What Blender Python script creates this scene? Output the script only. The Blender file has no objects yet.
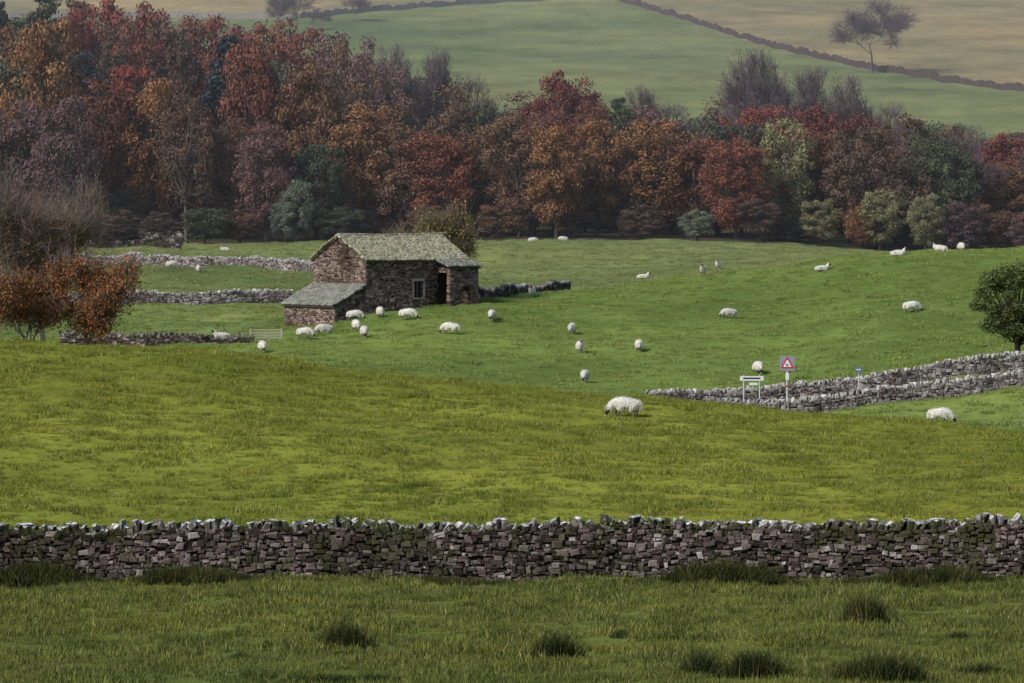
import bpy, math, random, time
import numpy as np
from mathutils import Vector
T0=time.time()
F=4267.0; HC=9.5; HR=200.0
scene=bpy.context.scene
R0=np.random.default_rng(7)
random.seed(7)

# ------------------------------------------------------------------ terrain
def pchip(x,y,xn):
    x=np.asarray(x,float); y=np.asarray(y,float)
    h=np.diff(x); dl=np.diff(y)/h; m=np.zeros(len(x)); m[0]=dl[0]; m[-1]=dl[-1]
    for k in range(1,len(x)-1):
        if dl[k-1]*dl[k]>0:
            w1=2*h[k]+h[k-1]; w2=h[k]+2*h[k-1]
            m[k]=(w1+w2)/(w1/dl[k-1]+w2/dl[k])
    xn=np.clip(xn,x[0],x[-1]); i=np.clip(np.searchsorted(x,xn)-1,0,len(x)-2)
    t=(xn-x[i])/h[i]; t2=t*t; t3=t2*t
    return (2*t3-3*t2+1)*y[i]+(t3-2*t2+t)*h[i]*m[i]+(-2*t3+3*t2)*y[i+1]+(t3-t2)*h[i]*m[i+1]
UC=[0,150,300,366,450,600,750,900,1024]
def z0row(d): return HR+HC*F/d
TAB={}
for d in (20,25,30,36,43,50,58,66,74,82,90,98,107): TAB[d]=[z0row(d)]*9
TAB[118]=[523]*9
TAB[135]=[445,449,453,456,460,466,472,478,482]
TAB[150]=[400,404,412,417,422,432,440,449,456]
TAB[175]=[345,352,366,373,382,396,408,422,434]
TAB[192]=[368,374,386,392,400,412,422,430,440]
TAB[210]=[400,402,408,411,415,425,430,428,434]
TAB[240]=[385,388,392,394,398,414,418,404,388]
TAB[258]=[378,381,385,388,393,414,406,389,371]
TAB[285]=[366,368,370,368,370,382,385,362,348]
TAB[320]=[352,352,346,338,334,338,340,320,308]
TAB[345]=[342,340,329,317,305,312,316,293,282]
TAB[390]=[310,310,310,306,301,289,271,254,248]
TAB[430]=[289,290,291,294,302,296,280,262,256]
TAB[480]=[267,268,270,274,280,278,268,260,256]
TAB[560]=[250,250,250,247,245,245,247,255,256]
TAB[580]=[248,247,245,243,242,242,244,253,254]
TAB[650]=[230,230,230,228,226,226,228,235,238]
TAB[720]=[205,205,205,205,205,205,208,212,212]
TAB[800]=[165,165,168,168,165,162,164,168,168]
TAB[900]=[122,122,124,124,122,118,119,122,122]
TAB[1000]=[88]*9
TAB[1100]=[60]*9
TAB[1200]=[32]*9
TAB[1300]=[5]*9
TAB[1500]=[-35]*9
TAB[2000]=[-80]*9
TAB[3000]=[-120]*9
TAB[4500]=[-120]*9
DS=np.array(sorted(TAB)); 
DG=np.concatenate([np.arange(20,800,1.0),np.arange(800,1600,5.0),np.arange(1600,4501,50.0)])
UG=np.arange(0,1025,8.0)
tmp=np.array([pchip(DS,[TAB[d][c] for d in DS],DG) for c in range(9)])
ROW=np.array([pchip(UC,tmp[:,i],UG) for i in range(len(DG))])
rs=np.random.default_rng(3)
WV=[]
for lam,amp in ((1.3,.012),(2.1,.02),(3.3,.028),(5.5,.035),(9,.05),(17,.07)):
    for k in range(3):
        a=rs.uniform(0,math.pi); WV.append((math.cos(a)*2*math.pi/lam,math.sin(a)*2*math.pi/lam,rs.uniform(0,6.28),amp,lam))
def und(x,y):
    s=0
    for kx,ky,p,a,lam in WV:
        k=a*np.sin(kx*x+ky*y+p+0.6*np.sin(.3*kx*y+p))
        if lam<6: k=k*np.where(y<200,1,.45)
        s=s+k
    return s
def H(x,y):
    x=np.asarray(x,float); y=np.asarray(y,float)
    yy=np.clip(y,20,4499); u=np.clip(512+x/yy*F,0,1023.9)
    i=np.clip(np.searchsorted(DG,yy,side='right')-1,0,len(DG)-2); t=(yy-DG[i])/(DG[i+1]-DG[i])
    j=np.clip((u/8).astype(int),0,len(UG)-2); s=(u-UG[j])/8
    r=(ROW[i,j]*(1-t)+ROW[i+1,j]*t)*(1-s)+(ROW[i,j+1]*(1-t)+ROW[i+1,j+1]*t)*s
    return HC-(r-HR)*yy/F+und(x,y)*np.clip(yy/150,.6,2.2)*(.5+.5*np.clip((yy-60)/60,0,1))*0.7
def h1(x,y): return float(H(x,y))
def X(u,d): return (u-512)/F*d
def find(u,row,dmin,dmax=3000):
    d=np.arange(dmin,dmax,.4); x=(u-512)/F*d
    r=HR+(HC-H(x,d))*F/d
    k=np.argmax(r<=row); return float(x[k]),float(d[k])

# ------------------------------------------------------------------ helpers
def link(o): scene.collection.objects.link(o); return o
def mk(name,V,Fc,mats=(),smooth=False,do_link=True,parent=None):
    me=bpy.data.meshes.new(name)
    V=V.tolist() if hasattr(V,'tolist') else V
    Fc=Fc.tolist() if hasattr(Fc,'tolist') else Fc
    me.from_pydata(V,[],Fc); me.update()
    for m in mats: me.materials.append(m)
    if smooth: me.polygons.foreach_set('use_smooth',[True]*len(me.polygons))
    o=bpy.data.objects.new(name,me)
    if do_link: link(o)
    if parent: o.parent=parent
    return o
def empty(name,loc=(0,0,0)):
    e=bpy.data.objects.new(name,None); e.location=loc; e.empty_display_size=.3; return link(e)
class NT:
    def __init__(s,name):
        s.m=bpy.data.materials.new(name); s.m.use_nodes=True; s.t=s.m.node_tree; s.t.nodes.clear()
        s.out=s.t.nodes.new('ShaderNodeOutputMaterial')
    def n(s,ty,**k):
        o=s.t.nodes.new(ty)
        for a,b in k.items(): setattr(o,a,b)
        return o
    def l(s,a,b): s.t.links.new(a,b)
    def g(s):
        if not hasattr(s,'geo'): s.geo=s.n('ShaderNodeNewGeometry')
        return s.geo
    def noise(s,scale,detail=3,rough=.6,vec=None):
        o=s.n('ShaderNodeTexNoise'); o.inputs['Scale'].default_value=scale; o.inputs['Detail'].default_value=detail; o.inputs['Roughness'].default_value=rough
        s.l(vec if vec is not None else s.g().outputs['Position'],o.inputs['Vector']); return o.outputs['Fac']
    def ramp(s,fac,stops,interp='LINEAR'):
        o=s.n('ShaderNodeValToRGB'); r=o.color_ramp; r.interpolation=interp
        while len(r.elements)<len(stops): r.elements.new(.5)
        for e,(p,c) in zip(r.elements,stops):
            e.position=p; e.color=(c[0],c[1],c[2],1) if hasattr(c,'__len__') else (c,c,c,1)
        s.l(fac,o.inputs['Fac']); return o.outputs['Color']
    def mix(s,a,b,fac,mode='MIX'):
        o=s.n('ShaderNodeMix',data_type='RGBA',blend_type=mode)
        for v,i in ((fac,0),(a,6),(b,7)):
            if hasattr(v,'links'): s.l(v,o.inputs[i])
            elif i==0: o.inputs[0].default_value=v
            else: o.inputs[i].default_value=(v[0],v[1],v[2],1) if hasattr(v,'__len__') else (v,v,v,1)
        return o.outputs[2]
    def island(s): return s.g().outputs['Random Per Island']
    def nz(s):
        x=s.n('ShaderNodeSeparateXYZ'); s.l(s.g().outputs['Normal'],x.inputs[0]); return x.outputs['Z']
    def orand(s): return s.n('ShaderNodeObjectInfo').outputs['Random']
    def finish(s,col,rough=.85,bump=None,bstr=.5,bdist=.02,transl=0,spec=.2):
        matte=spec<=.15
        if matte: p=s.n('ShaderNodeBsdfDiffuse'); cs=p.inputs['Color']
        else:
            p=s.n('ShaderNodeBsdfPrincipled'); p.inputs['Roughness'].default_value=rough; p.inputs['Specular IOR Level'].default_value=spec; cs=p.inputs['Base Color']
        if hasattr(col,'links'): s.l(col,cs)
        else: cs.default_value=(*col,1)
        if bump is not None:
            b=s.n('ShaderNodeBump'); b.inputs['Strength'].default_value=bstr; b.inputs['Distance'].default_value=bdist
            s.l(bump,b.inputs['Height']); s.l(b.outputs[0],p.inputs['Normal'])
        sh=p.outputs[0]
        if transl>0:
            tr=s.n('ShaderNodeBsdfTranslucent')
            if hasattr(col,'links'): s.l(col,tr.inputs[0])
            else: tr.inputs[0].default_value=(*col,1)
            mx=s.n('ShaderNodeMixShader'); mx.inputs[0].default_value=transl
            s.l(sh,mx.inputs[1]); s.l(tr.outputs[0],mx.inputs[2]); sh=mx.outputs[0]
        s.l(sh,s.out.inputs[0]); return s.m
def plain(name,c,rough=.7,spec=.2,var=.25,sc=8):
    t=NT(name); n=t.noise(sc,3); col=t.mix(tuple(v*(1-var) for v in c),tuple(min(1,v*(1+var)) for v in c),n)
    return t.finish(col,rough,n,.3,.01,spec=spec)

# ------------------------------------------------------------------ materials
def mat_ground():
    t=NT('pasture_ground'); a=t.n('ShaderNodeAttribute',attribute_name='tint')
    n0=t.noise(.012,4,.6); n1=t.noise(.05,4,.65); n2=t.noise(.6,4,.65); n3=t.noise(5,3,.7)
    c=t.mix(a.outputs['Color'],t.ramp(n0,[(.35,(.66,.74,.76)),(.5,(1,1,1)),(.65,(1.32,1.18,1.1))]),.85,'MULTIPLY')
    c=t.mix(c,t.ramp(n1,[(.3,.66),(.5,1.0),(.7,1.32)]),.8,'MULTIPLY')
    c=t.mix(c,t.ramp(n2,[(.3,.7),(.5,1.0),(.72,1.25)]),.6,'MULTIPLY')
    c=t.mix(c,t.ramp(n3,[(.25,.6),(.75,1.4)]),.6,'MULTIPLY')
    return t.finish(c,.95,n3,.5,.05,spec=.05)
def mat_grass(name,dark,mid,light,dry,tr=0,pv=.75):
    t=NT(name); isl=t.island(); n1=t.noise(.07,3); n2=t.noise(.7,3,.6); ob=t.orand()
    c=t.ramp(isl,[(0,dark),(.45,mid),(.85,light),(.97,dry)])
    c=t.mix(c,t.ramp(n1,[(.3,(.72,.80,.78)),(.5,(1,1,1)),(.7,(1.3,1.18,1.05))]),.65,'MULTIPLY')
    c=t.mix(c,t.ramp(n2,[(.3,(.50,.58,.58)),(.52,(1,1,1)),(.72,(1.42,1.3,1.15))]),pv,'MULTIPLY')
    c=t.mix(c,t.ramp(ob,[(0,.70),(1,1.30)]),.85,'MULTIPLY')
    return t.finish(c,.7,transl=tr,spec=.12)
def mat_leaf(name,a,b,c3,tr=0):
    t=NT(name); isl=t.island(); ob=t.orand()
    tc=t.n('ShaderNodeTexCoord'); n=t.noise(.35,2,.6,tc.outputs['Object'])
    c=t.ramp(isl,[(0,a),(.5,b),(1,c3)])
    c=t.mix(c,t.ramp(n,[(.3,.55),(.5,1.0),(.7,1.4)]),.8,'MULTIPLY')
    c=t.mix(c,t.ramp(ob,[(0,(.72,.8,.9)),(.5,(1,1,1)),(1,(1.22,1.12,1.0))]),.8,'MULTIPLY')
    return t.finish(c,.8,transl=tr,spec=.08)
def mat_stone(name,stops,lich=(.42,.41,.38),lf=(.58,.68),moss=None,sc=1.0,top=None,topf=(.35,.8),mf=(.50,.62),patch=None):
    t=NT(name); isl=t.island()
    c=t.ramp(isl,stops); n=t.noise(9*sc,4,.7); n2=t.noise(30*sc,3)
    c=t.mix(c,t.ramp(n2,[(.2,.6),(.8,1.35)]),.7,'MULTIPLY')
    if patch: c=t.mix(c,t.ramp(t.noise(patch,4,.65),[(.38,(.38,.38,.35)),(.54,(1,1,1)),(.7,(1.25,1.2,1.2))]),.9,'MULTIPLY')
    c=t.mix(c,lich,t.ramp(n,[(lf[0],0.),(lf[1],1.)]))
    if moss:
        n4=t.noise(1.1,4,.7); c=t.mix(c,moss,t.ramp(n4,[(mf[0],0.),(mf[1],.9)]))
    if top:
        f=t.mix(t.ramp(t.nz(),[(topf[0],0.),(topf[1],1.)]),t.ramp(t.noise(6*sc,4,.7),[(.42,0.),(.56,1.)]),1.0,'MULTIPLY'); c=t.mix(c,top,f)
    return t.finish(c,.92,n2,.6,.02,spec=.1)
M_ground=mat_ground()
M_stone=mat_stone('drystone',[(0,(.030,.023,.021)),(.35,(.066,.050,.046)),(.65,(.115,.088,.082)),(.9,(.19,.152,.14)),(1,(.40,.36,.34))],lich=(.40,.38,.35),lf=(.60,.72),moss=(.042,.045,.018),mf=(.48,.62),patch=.5)
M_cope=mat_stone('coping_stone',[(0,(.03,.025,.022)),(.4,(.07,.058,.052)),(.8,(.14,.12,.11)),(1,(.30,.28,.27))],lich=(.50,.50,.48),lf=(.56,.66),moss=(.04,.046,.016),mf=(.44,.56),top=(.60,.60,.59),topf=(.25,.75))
M_core=plain('wall_core',(.028,.022,.02),.95,.1)
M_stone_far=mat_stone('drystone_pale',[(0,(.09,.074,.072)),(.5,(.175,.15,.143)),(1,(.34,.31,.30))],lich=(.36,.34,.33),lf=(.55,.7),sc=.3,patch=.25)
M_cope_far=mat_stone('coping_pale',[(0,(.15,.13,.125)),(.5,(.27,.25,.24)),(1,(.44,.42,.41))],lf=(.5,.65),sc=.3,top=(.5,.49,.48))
M_barn=mat_stone('barn_stone',[(0,(.075,.052,.044)),(.35,(.125,.09,.076)),(.75,(.185,.138,.115)),(1,(.27,.215,.185))],lich=(.24,.21,.18),lf=(.58,.75),sc=.3,patch=.3)
M_slate=mat_stone('stone_slate_roof',[(0,(.18,.165,.115)),(.5,(.25,.232,.165)),(1,(.32,.30,.22))],lich=(.22,.22,.115),lf=(.52,.72),sc=.2)
M_slate2=mat_stone('stone_slate_grey',[(0,(.12,.12,.105)),(.5,(.17,.172,.15)),(1,(.225,.228,.20))],lich=(.17,.18,.115),lf=(.5,.7),sc=.2)
M_bark=plain('bark',(.06,.05,.043),.9,.1,sc=3)
M_barkg=plain('bark_grey',(.13,.115,.105),.9,.1,sc=3)
M_twig=plain('twigs_purple',(.115,.085,.09),.9,.1,sc=.5)
M_twigo=plain('twigs_olive',(.15,.12,.085),.9,.1,sc=.8)
M_twigl=plain('twigs_brown',(.20,.145,.105),.9,.1,sc=.8)

# ------------------------------------------------------------------ ground sheet
dv=np.concatenate([np.arange(22,108,1.0),np.arange(108,200,.8),np.arange(200,600,2.0),np.arange(600,1350,6.0),np.arange(1350,4500,70.0)])
uv=np.concatenate([np.linspace(-14000,-900,40)[:-1],np.arange(-900,1925,8.0),np.linspace(1925,15000,40)[1:]])
DD,UU=np.meshgrid(dv,uv,indexing='ij'); XX=(UU-512)/F*DD; ZZ=H(XX,DD)
V=np.stack([XX,DD,ZZ],-1).reshape(-1,3); nu=len(uv); nd=len(dv)
I=(np.arange(nd-1)[:,None]*nu+np.arange(nu-1)[None,:]).reshape(-1)
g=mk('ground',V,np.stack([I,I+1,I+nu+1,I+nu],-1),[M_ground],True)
w2u=[600,615,700,760,870,960,1024,1400]; w2d=[1340,1320,1225,1155,1065,1012,985,860]
w1u=[-400,140,300,380,470,560,590]; w1d=[1230,1252,1245,1275,1300,1320,1330]
C=np.zeros((len(V),4)); C[:,3]=1
u=UU.reshape(-1); d=DD.reshape(-1)
def setc(mask,c): C[mask,:3]=c
setc(d>=0,(.11,.13,.032))
setc(d>=107.3,(.158,.178,.03))
setc(d>=200,(.12,.165,.043))
setc((d>=400)&(u>330),(.145,.17,.062))
setc((d>=345)&(u<=330),(.13,.165,.058))
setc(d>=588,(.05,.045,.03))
setc(d>=790,(.13,.152,.062))
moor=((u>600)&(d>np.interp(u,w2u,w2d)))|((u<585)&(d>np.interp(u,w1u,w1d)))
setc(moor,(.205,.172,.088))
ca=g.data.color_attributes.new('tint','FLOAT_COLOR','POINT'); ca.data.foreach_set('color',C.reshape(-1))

# ------------------------------------------------------------------ stones
def stone_mesh(name,S,mats,parent=None,rng=R0,jit=.16):
    N=len(S)
    c=np.array([s[0] for s in S],float); a=np.array([s[1] for s in S],float); n=np.array([s[2] for s in S],float); up=np.array([s[3] for s in S],float)
    hl=np.array([s[4] for s in S])[:,None,None]; hh=np.array([s[5] for s in S])[:,None,None]; hd=np.array([s[6] for s in S])[:,None,None]
    ca=np.array([-1,1,1,-1.]); cu=np.array([-1,-1,1,1.])
    ring_d=np.array([-1,-1,1,1.]); ins=np.array([.72,1,1,.72]); bul=np.array([-1,0,0,1.])
    m=np.minimum(hl,hh)
    A=(ca[None,None,:]*ins[None,:,None])*hl + rng.uniform(-jit,jit,(N,1,4))*m*1.2 + rng.uniform(-.06,.06,(N,4,4))*m
    U=(cu[None,None,:]*ins[None,:,None])*hh + rng.uniform(-jit,jit,(N,1,4))*hh + rng.uniform(-.06,.06,(N,4,4))*hh
    D=ring_d[None,:,None]*hd + bul[None,:,None]*m*.35 + rng.uniform(-.12,.12,(N,4,4))*m
    P=c[:,None,None,:]+A[...,None]*a[:,None,None,:]+U[...,None]*up[:,None,None,:]+D[...,None]*n[:,None,None,:]
    P=P.reshape(-1,3)
    fc=[[3,2,1,0],[12,13,14,15]]
    for r in range(3):
        for k in range(4):
            k2=(k+1)%4; fc.append([r*4+k,r*4+k2,(r+1)*4+k2,(r+1)*4+k])
    fc=np.array(fc); Fa=(np.arange(N)[:,None,None]*16+fc[None]).reshape(-1,4)
    o=mk(name,P,Fa,mats,False,parent=parent)
    mi=np.repeat(np.array([s[7] for s in S],int),14); o.data.polygons.foreach_set('material_index',mi.astype(np.int32))
    return o
def resample(path,step=.5):
    pts=[]; 
    for (x0,y0),(x1,y1) in zip(path[:-1],path[1:]):
        L=math.hypot(x1-x0,y1-y0); n=max(1,int(L/step))
        for k in range(n): pts.append((x0+(x1-x0)*k/n,y0+(y1-y0)*k/n))
    pts.append(path[-1]); return np.array(pts)
def stone_wall(name,path,h,T,sl,sh,mats,rng,cope=True,wob=.05,cope_h=.26,broken=0,rough=1.0):
    e=empty(name,(0,0,0))
    P=resample(path,.5); seg=np.hypot(*np.diff(P,axis=0).T); S=np.concatenate([[0],np.cumsum(seg)]); L=S[-1]
    def at(s):
        x=np.interp(s,S,P[:,0]); y=np.interp(s,S,P[:,1]); s2=min(L,s+.3); s1=max(0,s-.3)
        dx=np.interp(s2,S,P[:,0])-np.interp(s1,S,P[:,0]); dy=np.interp(s2,S,P[:,1])-np.interp(s1,S,P[:,1]); q=math.hypot(dx,dy)
        return x,y,dx/q,dy/q
    kn=np.arange(0,L+4,1.3); hv=rng.uniform(-wob,wob,len(kn)); 
    if broken: hv-= (rng.random(len(kn))<broken)*rng.uniform(.15,.5,len(kn))
    wv=rng.uniform(-1,1,len(kn))   # the courses rise and fall together along the wall
    st=[]; z=-.15
    hb=h-(cope_h*.8 if cope else 0)
    while z<hb+.15:
        ch=sh*rng.uniform(.75,1.25); s=rng.uniform(-sl,0)
        while s<L:
            big=rng.random()<.14
            l=sl*(rng.uniform(.35,1.3) if rng.random()<.8 else rng.uniform(1.2,1.8))*(1.1 if big else 1); sc=s+l/2
            if 0<sc<L:
                x,y,ax,ay=at(sc); top=hb+np.interp(sc,kn,hv); zz=z+np.interp(sc,kn,wv)*sh*.8*rough*(.3+min(1,max(0,z)/h))
                if zz+ch*.6<top:
                    gz=h1(x,y); tt=T*(1-.22*z/h); hk=ch*(rng.uniform(1.5,2.0) if big else rng.uniform(.8,1.3)); tl=rng.normal(0,.10)*rough
                    st.append(((x,y,gz+zz+ch/2+rng.normal(0,.022)*rough),(ax*math.cos(tl),ay*math.cos(tl),math.sin(tl)),(-ay,ax,0),(-ax*math.sin(tl),-ay*math.sin(tl),math.cos(tl)),l/2*.95,hk/2*.95,tt/2+rng.uniform(-.05,.05)*min(1,sl*4)+(.03 if big else 0),0))
            s+=l
        z+=ch
    if cope:
        s=0
        while s<L:
            w=cope_h*rng.uniform(.2,.7); x,y,ax,ay=at(min(L,s+w/2)); gz=h1(x,y); top=hb+np.interp(s,kn,hv)
            hh=cope_h*rng.uniform(.5,1.25); le=rng.normal(.22,.35)
            ux,uz=math.sin(le),math.cos(le); tw=rng.normal(0,.25)
            ax2,ay2=ax*math.cos(tw)-ay*math.sin(tw),ay*math.cos(tw)+ax*math.sin(tw)
            if rng.random()>.07:
                st.append(((x,y,gz+top+hh/2-.07),(ax2*uz,ay2*uz,-ux),(-ay2,ax2,0),(ax2*ux,ay2*ux,uz),w/2*.95,hh/2,T*.4*rng.uniform(.7,1.1),1))
            s+=w*rng.uniform(.9,1.25)
    stone_mesh('stones',st,mats,e,rng,.28)
    ss=np.linspace(0.1,L-.1,max(2,int(L/1.0))); V=[];Fc=[]
    for k,s in enumerate(ss):
        x,y,ax,ay=at(s); gz=h1(x,y); tp=hb+np.interp(s,kn,hv)-.08; q=T*.27
        for (o,zz) in ((-q,-.3),(q,-.3),(q*.8,tp),(-q*.8,tp)): V.append((x-ay*o,y+ax*o,gz+zz))
        if k:
            b=4*k; p=b-4
            for j in range(4): Fc.append((p+j,p+(j+1)%4,b+(j+1)%4,b+j))
    Fc+= [(0,1,2,3),(4*len(ss)-4,4*len(ss)-1,4*len(ss)-2,4*len(ss)-3)]
    mk('core',V,Fc,[M_core],parent=e)
    return e
rw=np.random.default_rng(11)
stone_wall('drystone_wall',[(-20,106.6),(-8,107.1),(4,107.3),(20,106.8)],1.48,.62,.17,.086,[M_stone,M_cope],rw,cope_h=.24,wob=.05,rough=1.1)
def ud(l): return [(X(a,b),b) for a,b in l]
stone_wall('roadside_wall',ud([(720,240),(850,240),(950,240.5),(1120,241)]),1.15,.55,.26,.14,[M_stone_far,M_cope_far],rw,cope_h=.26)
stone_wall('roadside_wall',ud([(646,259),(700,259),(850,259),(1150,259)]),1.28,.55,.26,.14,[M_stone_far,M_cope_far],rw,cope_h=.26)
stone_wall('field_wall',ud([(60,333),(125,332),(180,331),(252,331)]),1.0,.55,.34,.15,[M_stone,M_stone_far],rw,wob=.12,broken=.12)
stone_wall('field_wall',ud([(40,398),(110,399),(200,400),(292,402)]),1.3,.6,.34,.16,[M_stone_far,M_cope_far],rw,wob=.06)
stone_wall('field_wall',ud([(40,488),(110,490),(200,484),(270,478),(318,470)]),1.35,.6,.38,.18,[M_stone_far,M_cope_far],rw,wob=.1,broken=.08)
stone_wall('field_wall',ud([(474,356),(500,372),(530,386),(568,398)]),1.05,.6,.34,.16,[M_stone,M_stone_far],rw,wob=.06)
stone_wall('field_wall',ud([(60,566),(105,566),(140,568)]),1.3,.6,.5,.25,[M_stone,M_stone],rw,wob=.1)
stone_wall('ruined_wall',ud([(141,568),(182,568)]),2.4,.7,.5,.25,[M_stone,M_stone],rw,wob=.12,cope=False)
def far_wall(name,path,h,mat):
    P=resample(path,1.6); V=[];Fc=[]
    for k,(x,y) in enumerate(P):
        a=P[min(k+1,len(P)-1)]-P[max(k-1,0)]; a=a/np.hypot(*a); q=.35; gz=h1(x,y); tp=h*rw.uniform(.7,1.25)
        for (o,zz) in ((-q,-.3),(q,-.3),(q*.7,tp),(-q*.7,tp)): V.append((x-a[1]*o,y+a[0]*o,gz+zz))
        if k:
            b=4*k;p=b-4
            for j in range(4): Fc.append((p+j,p+(j+1)%4,b+(j+1)%4,b+j))
    return mk(name,V,Fc,[mat])
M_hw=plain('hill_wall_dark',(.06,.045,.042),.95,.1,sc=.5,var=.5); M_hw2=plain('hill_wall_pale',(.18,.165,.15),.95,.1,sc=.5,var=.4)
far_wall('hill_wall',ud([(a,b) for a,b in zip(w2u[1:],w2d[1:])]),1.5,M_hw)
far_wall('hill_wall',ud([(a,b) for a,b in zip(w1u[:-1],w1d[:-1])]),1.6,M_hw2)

# ------------------------------------------------------------------ road behind near hill
xs=np.linspace(-90,90,181); V=[];Fc=[]
for k,x in enumerate(xs):
    for yy in (247.5,253.0): V.append((x,yy,h1(x,yy)+.05))
    if k: Fc.append((2*k-2,2*k,2*k+1,2*k-1))
mk('road',V,Fc,[plain('asphalt',(.055,.055,.058),.85,sc=12)])

# ------------------------------------------------------------------ barn
def norm(v): v=np.array(v,float); return v/np.linalg.norm(v)
def barn():
    e=empty('stone_barn',(0,0,0)); rng=np.random.default_rng(5)
    th=math.radians(40); a=np.array([math.cos(th),math.sin(th),0]); gd=np.array([-math.sin(th),math.cos(th),0]); up=np.array([0,0,1.])
    d0=345.; Cn=np.array([X(366,d0),d0,0]); L=10.4; W=7.0; ze=4.75; zr=6.65
    def panel(name,org,dr,nout,w,z0,top,holes=(),mat=M_barn,sl=.32,sh=.17):
        S=[]; z=z0
        while z<8:
            ch=sh*rng.uniform(.7,1.35); s=0; any_=False
            while s<w:
                l=min(sl*rng.uniform(.4,1.6),w-s); 
                if w-s-l<.12: l=w-s
                sc=s+l/2; zc=z+ch/2
                if zc<top(sc)-.02:
                    any_=True
                    segs=[(s,s+l)]
                    for (a0,a1,b0,b1) in holes:
                        if b0-.02<zc<b1+.02:
                            ns=[]
                            for (p,q) in segs:
                                if q<=a0 or p>=a1: ns.append((p,q))
                                else:
                                    if a0-p>.08: ns.append((p,a0))
                                    if q-a1>.08: ns.append((a1,q))
                            segs=ns
                    for (p,q) in segs:
                        c=org+dr*((p+q)/2)+up*(zc+rng.normal(0,.03))-nout*(.2)
                        S.append((c,dr,nout,up,(q-p)/2*1.0,ch/2*rng.uniform(.85,1.2),.2+rng.uniform(-.05,.04),0))
                s+=l
            z+=ch
            if not any_ and z>z0+1: break
        return stone_mesh(name,S,[mat],e,rng,.28)
    win=(4.95,5.95,1.55,2.85)
    panel('front_wall',Cn,a,-gd,L,-.9,lambda s:ze,[win,(7.5,9.8,-.9,3.9)])
    panel('gable_wall',Cn,gd,-a,W,-2.2,lambda s:ze+(zr-ze)*(1-abs(s-W/2)/(W/2)))
    panel('far_gable_wall',Cn+a*L,gd,a,W,-.9,lambda s:ze+(zr-ze)*(1-abs(s-W/2)/(W/2)))
    panel('back_wall',Cn+gd*W,a,gd,L,-.9,lambda s:ze)
    M_mortar_gloom=plain('mortar_gloom_core',(.045,.035,.03),.95,.1)  # dark mortar behind the joints, also painted gloom inside window and porch doorway
    def prism(name,pts,dr,ln,org,mat):
        V=[];n=len(pts)
        for k in (0,1):
            for (s,z) in pts: V.append(tuple(org+gd*s+up*z+dr*(ln*k)))
        Fc=[tuple(range(n))[::-1],tuple(range(n,2*n))]+[(i,(i+1)%n,n+(i+1)%n,n+i) for i in range(n)]
        return mk(name,V,Fc,[mat],parent=e)
    i=.36
    prism('interior_core',[(i,-2),(W-i,-2),(W-i,ze-.05),(W/2,zr-.2),(i,ze-.05)],a,L-2*i,Cn+a*i,M_mortar_gloom)
    def slates(name,o,along,down,la,ld,mat,rowh=.32,wd=.4,sag=0.):
        nrm=norm(np.cross(along,down)); 
        if nrm[2]<0: nrm=-nrm
        S=[];nr=int(ld/rowh)
        for k in range(nr+1):
            s=-rng.uniform(0,.3); dd=(k+.5)*ld/(nr+1)
            while s<la:
                w=wd*rng.uniform(.55,1.5); w=min(w,la-s+.08); sg=-sag*math.sin(math.pi*min(1,max(0,(s+w/2)/la)))*(1-.5*k/nr)
                if w>.08:
                    c=o+along*(s+w/2)+down*(dd+rng.uniform(-.02,.02))+nrm*(.05+rng.uniform(-.012,.016))+up*sg
                    dn=norm(down+nrm*.07)
                    S.append((c,along,norm(np.cross(along,dn)),dn,w/2*.985,rowh*.62,.024,0))
                s+=w
        return stone_mesh(name,S,[mat],e,rng,.06)
    def slab(name,q,t,mat):
        q=[np.array(p,float) for p in q]; nrm=norm(np.cross(q[1]-q[0],q[3]-q[0]))
        if nrm[2]<0: nrm=-nrm
        V=[tuple(p) for p in q]+[tuple(p-nrm*t) for p in q]
        return mk(name,V,[(0,1,2,3),(7,6,5,4),(0,4,5,1),(1,5,6,2),(2,6,7,3),(3,7,4,0)],[mat],parent=e)
    M_under=plain('roof_underside',(.08,.07,.06),.9,.1)
    sl=norm(gd*(-W/2)+up*(ze-zr)); sl2=norm(gd*(W/2)+up*(ze-zr)); ld=math.hypot(W/2,zr-ze)+.3
    ro=Cn+gd*W/2+up*zr-a*.15
    for nm,ds in (('roof_front',sl),('roof_back',sl2)):
        slab(nm+'_base',[ro+up*-.1,ro+a*(L+.3)+up*-.1,ro+a*(L+.3)+ds*ld+up*-.1,ro+ds*ld+up*-.1],.08,M_under)
        slates(nm,ro+up*.0,a,ds,L+.3,ld,M_slate,sag=.09)
    S=[]; s=0
    while s<L+.3:
        w=rng.uniform(.5,.8); S.append((ro+a*(s+w/2)+up*(.06-.09*math.sin(math.pi*min(1,s/L))),a,up,gd,w/2*.97,.18,.05,0)); s+=w
    stone_mesh('ridge_stones',S,[M_slate],e,rng,.1)
    def blk(nm,s0,s1,z0,z1,mat,dep=.16,proud=.05):
        c=Cn+a*((s0+s1)/2)+up*((z0+z1)/2)+gd*(dep-proud)
        return stone_mesh(nm,[(c,a,gd,up,(s1-s0)/2,(z1-z0)/2,dep,0)],[mat],e,rng,.04)
    M_lint=plain('lintel_stone',(.26,.22,.195),.9,sc=3)
    blk('window_lintel',4.75,6.15,2.86,3.08,M_lint); blk('window_sill',4.8,6.1,1.38,1.53,M_lint)
    blk('window_jamb_left',4.80,4.94,1.55,2.85,M_lint); blk('window_jamb_right',5.96,6.10,1.55,2.85,M_lint)
    M_fr=plain('weathered_wood',(.16,.145,.13),.8,sc=6)
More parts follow.
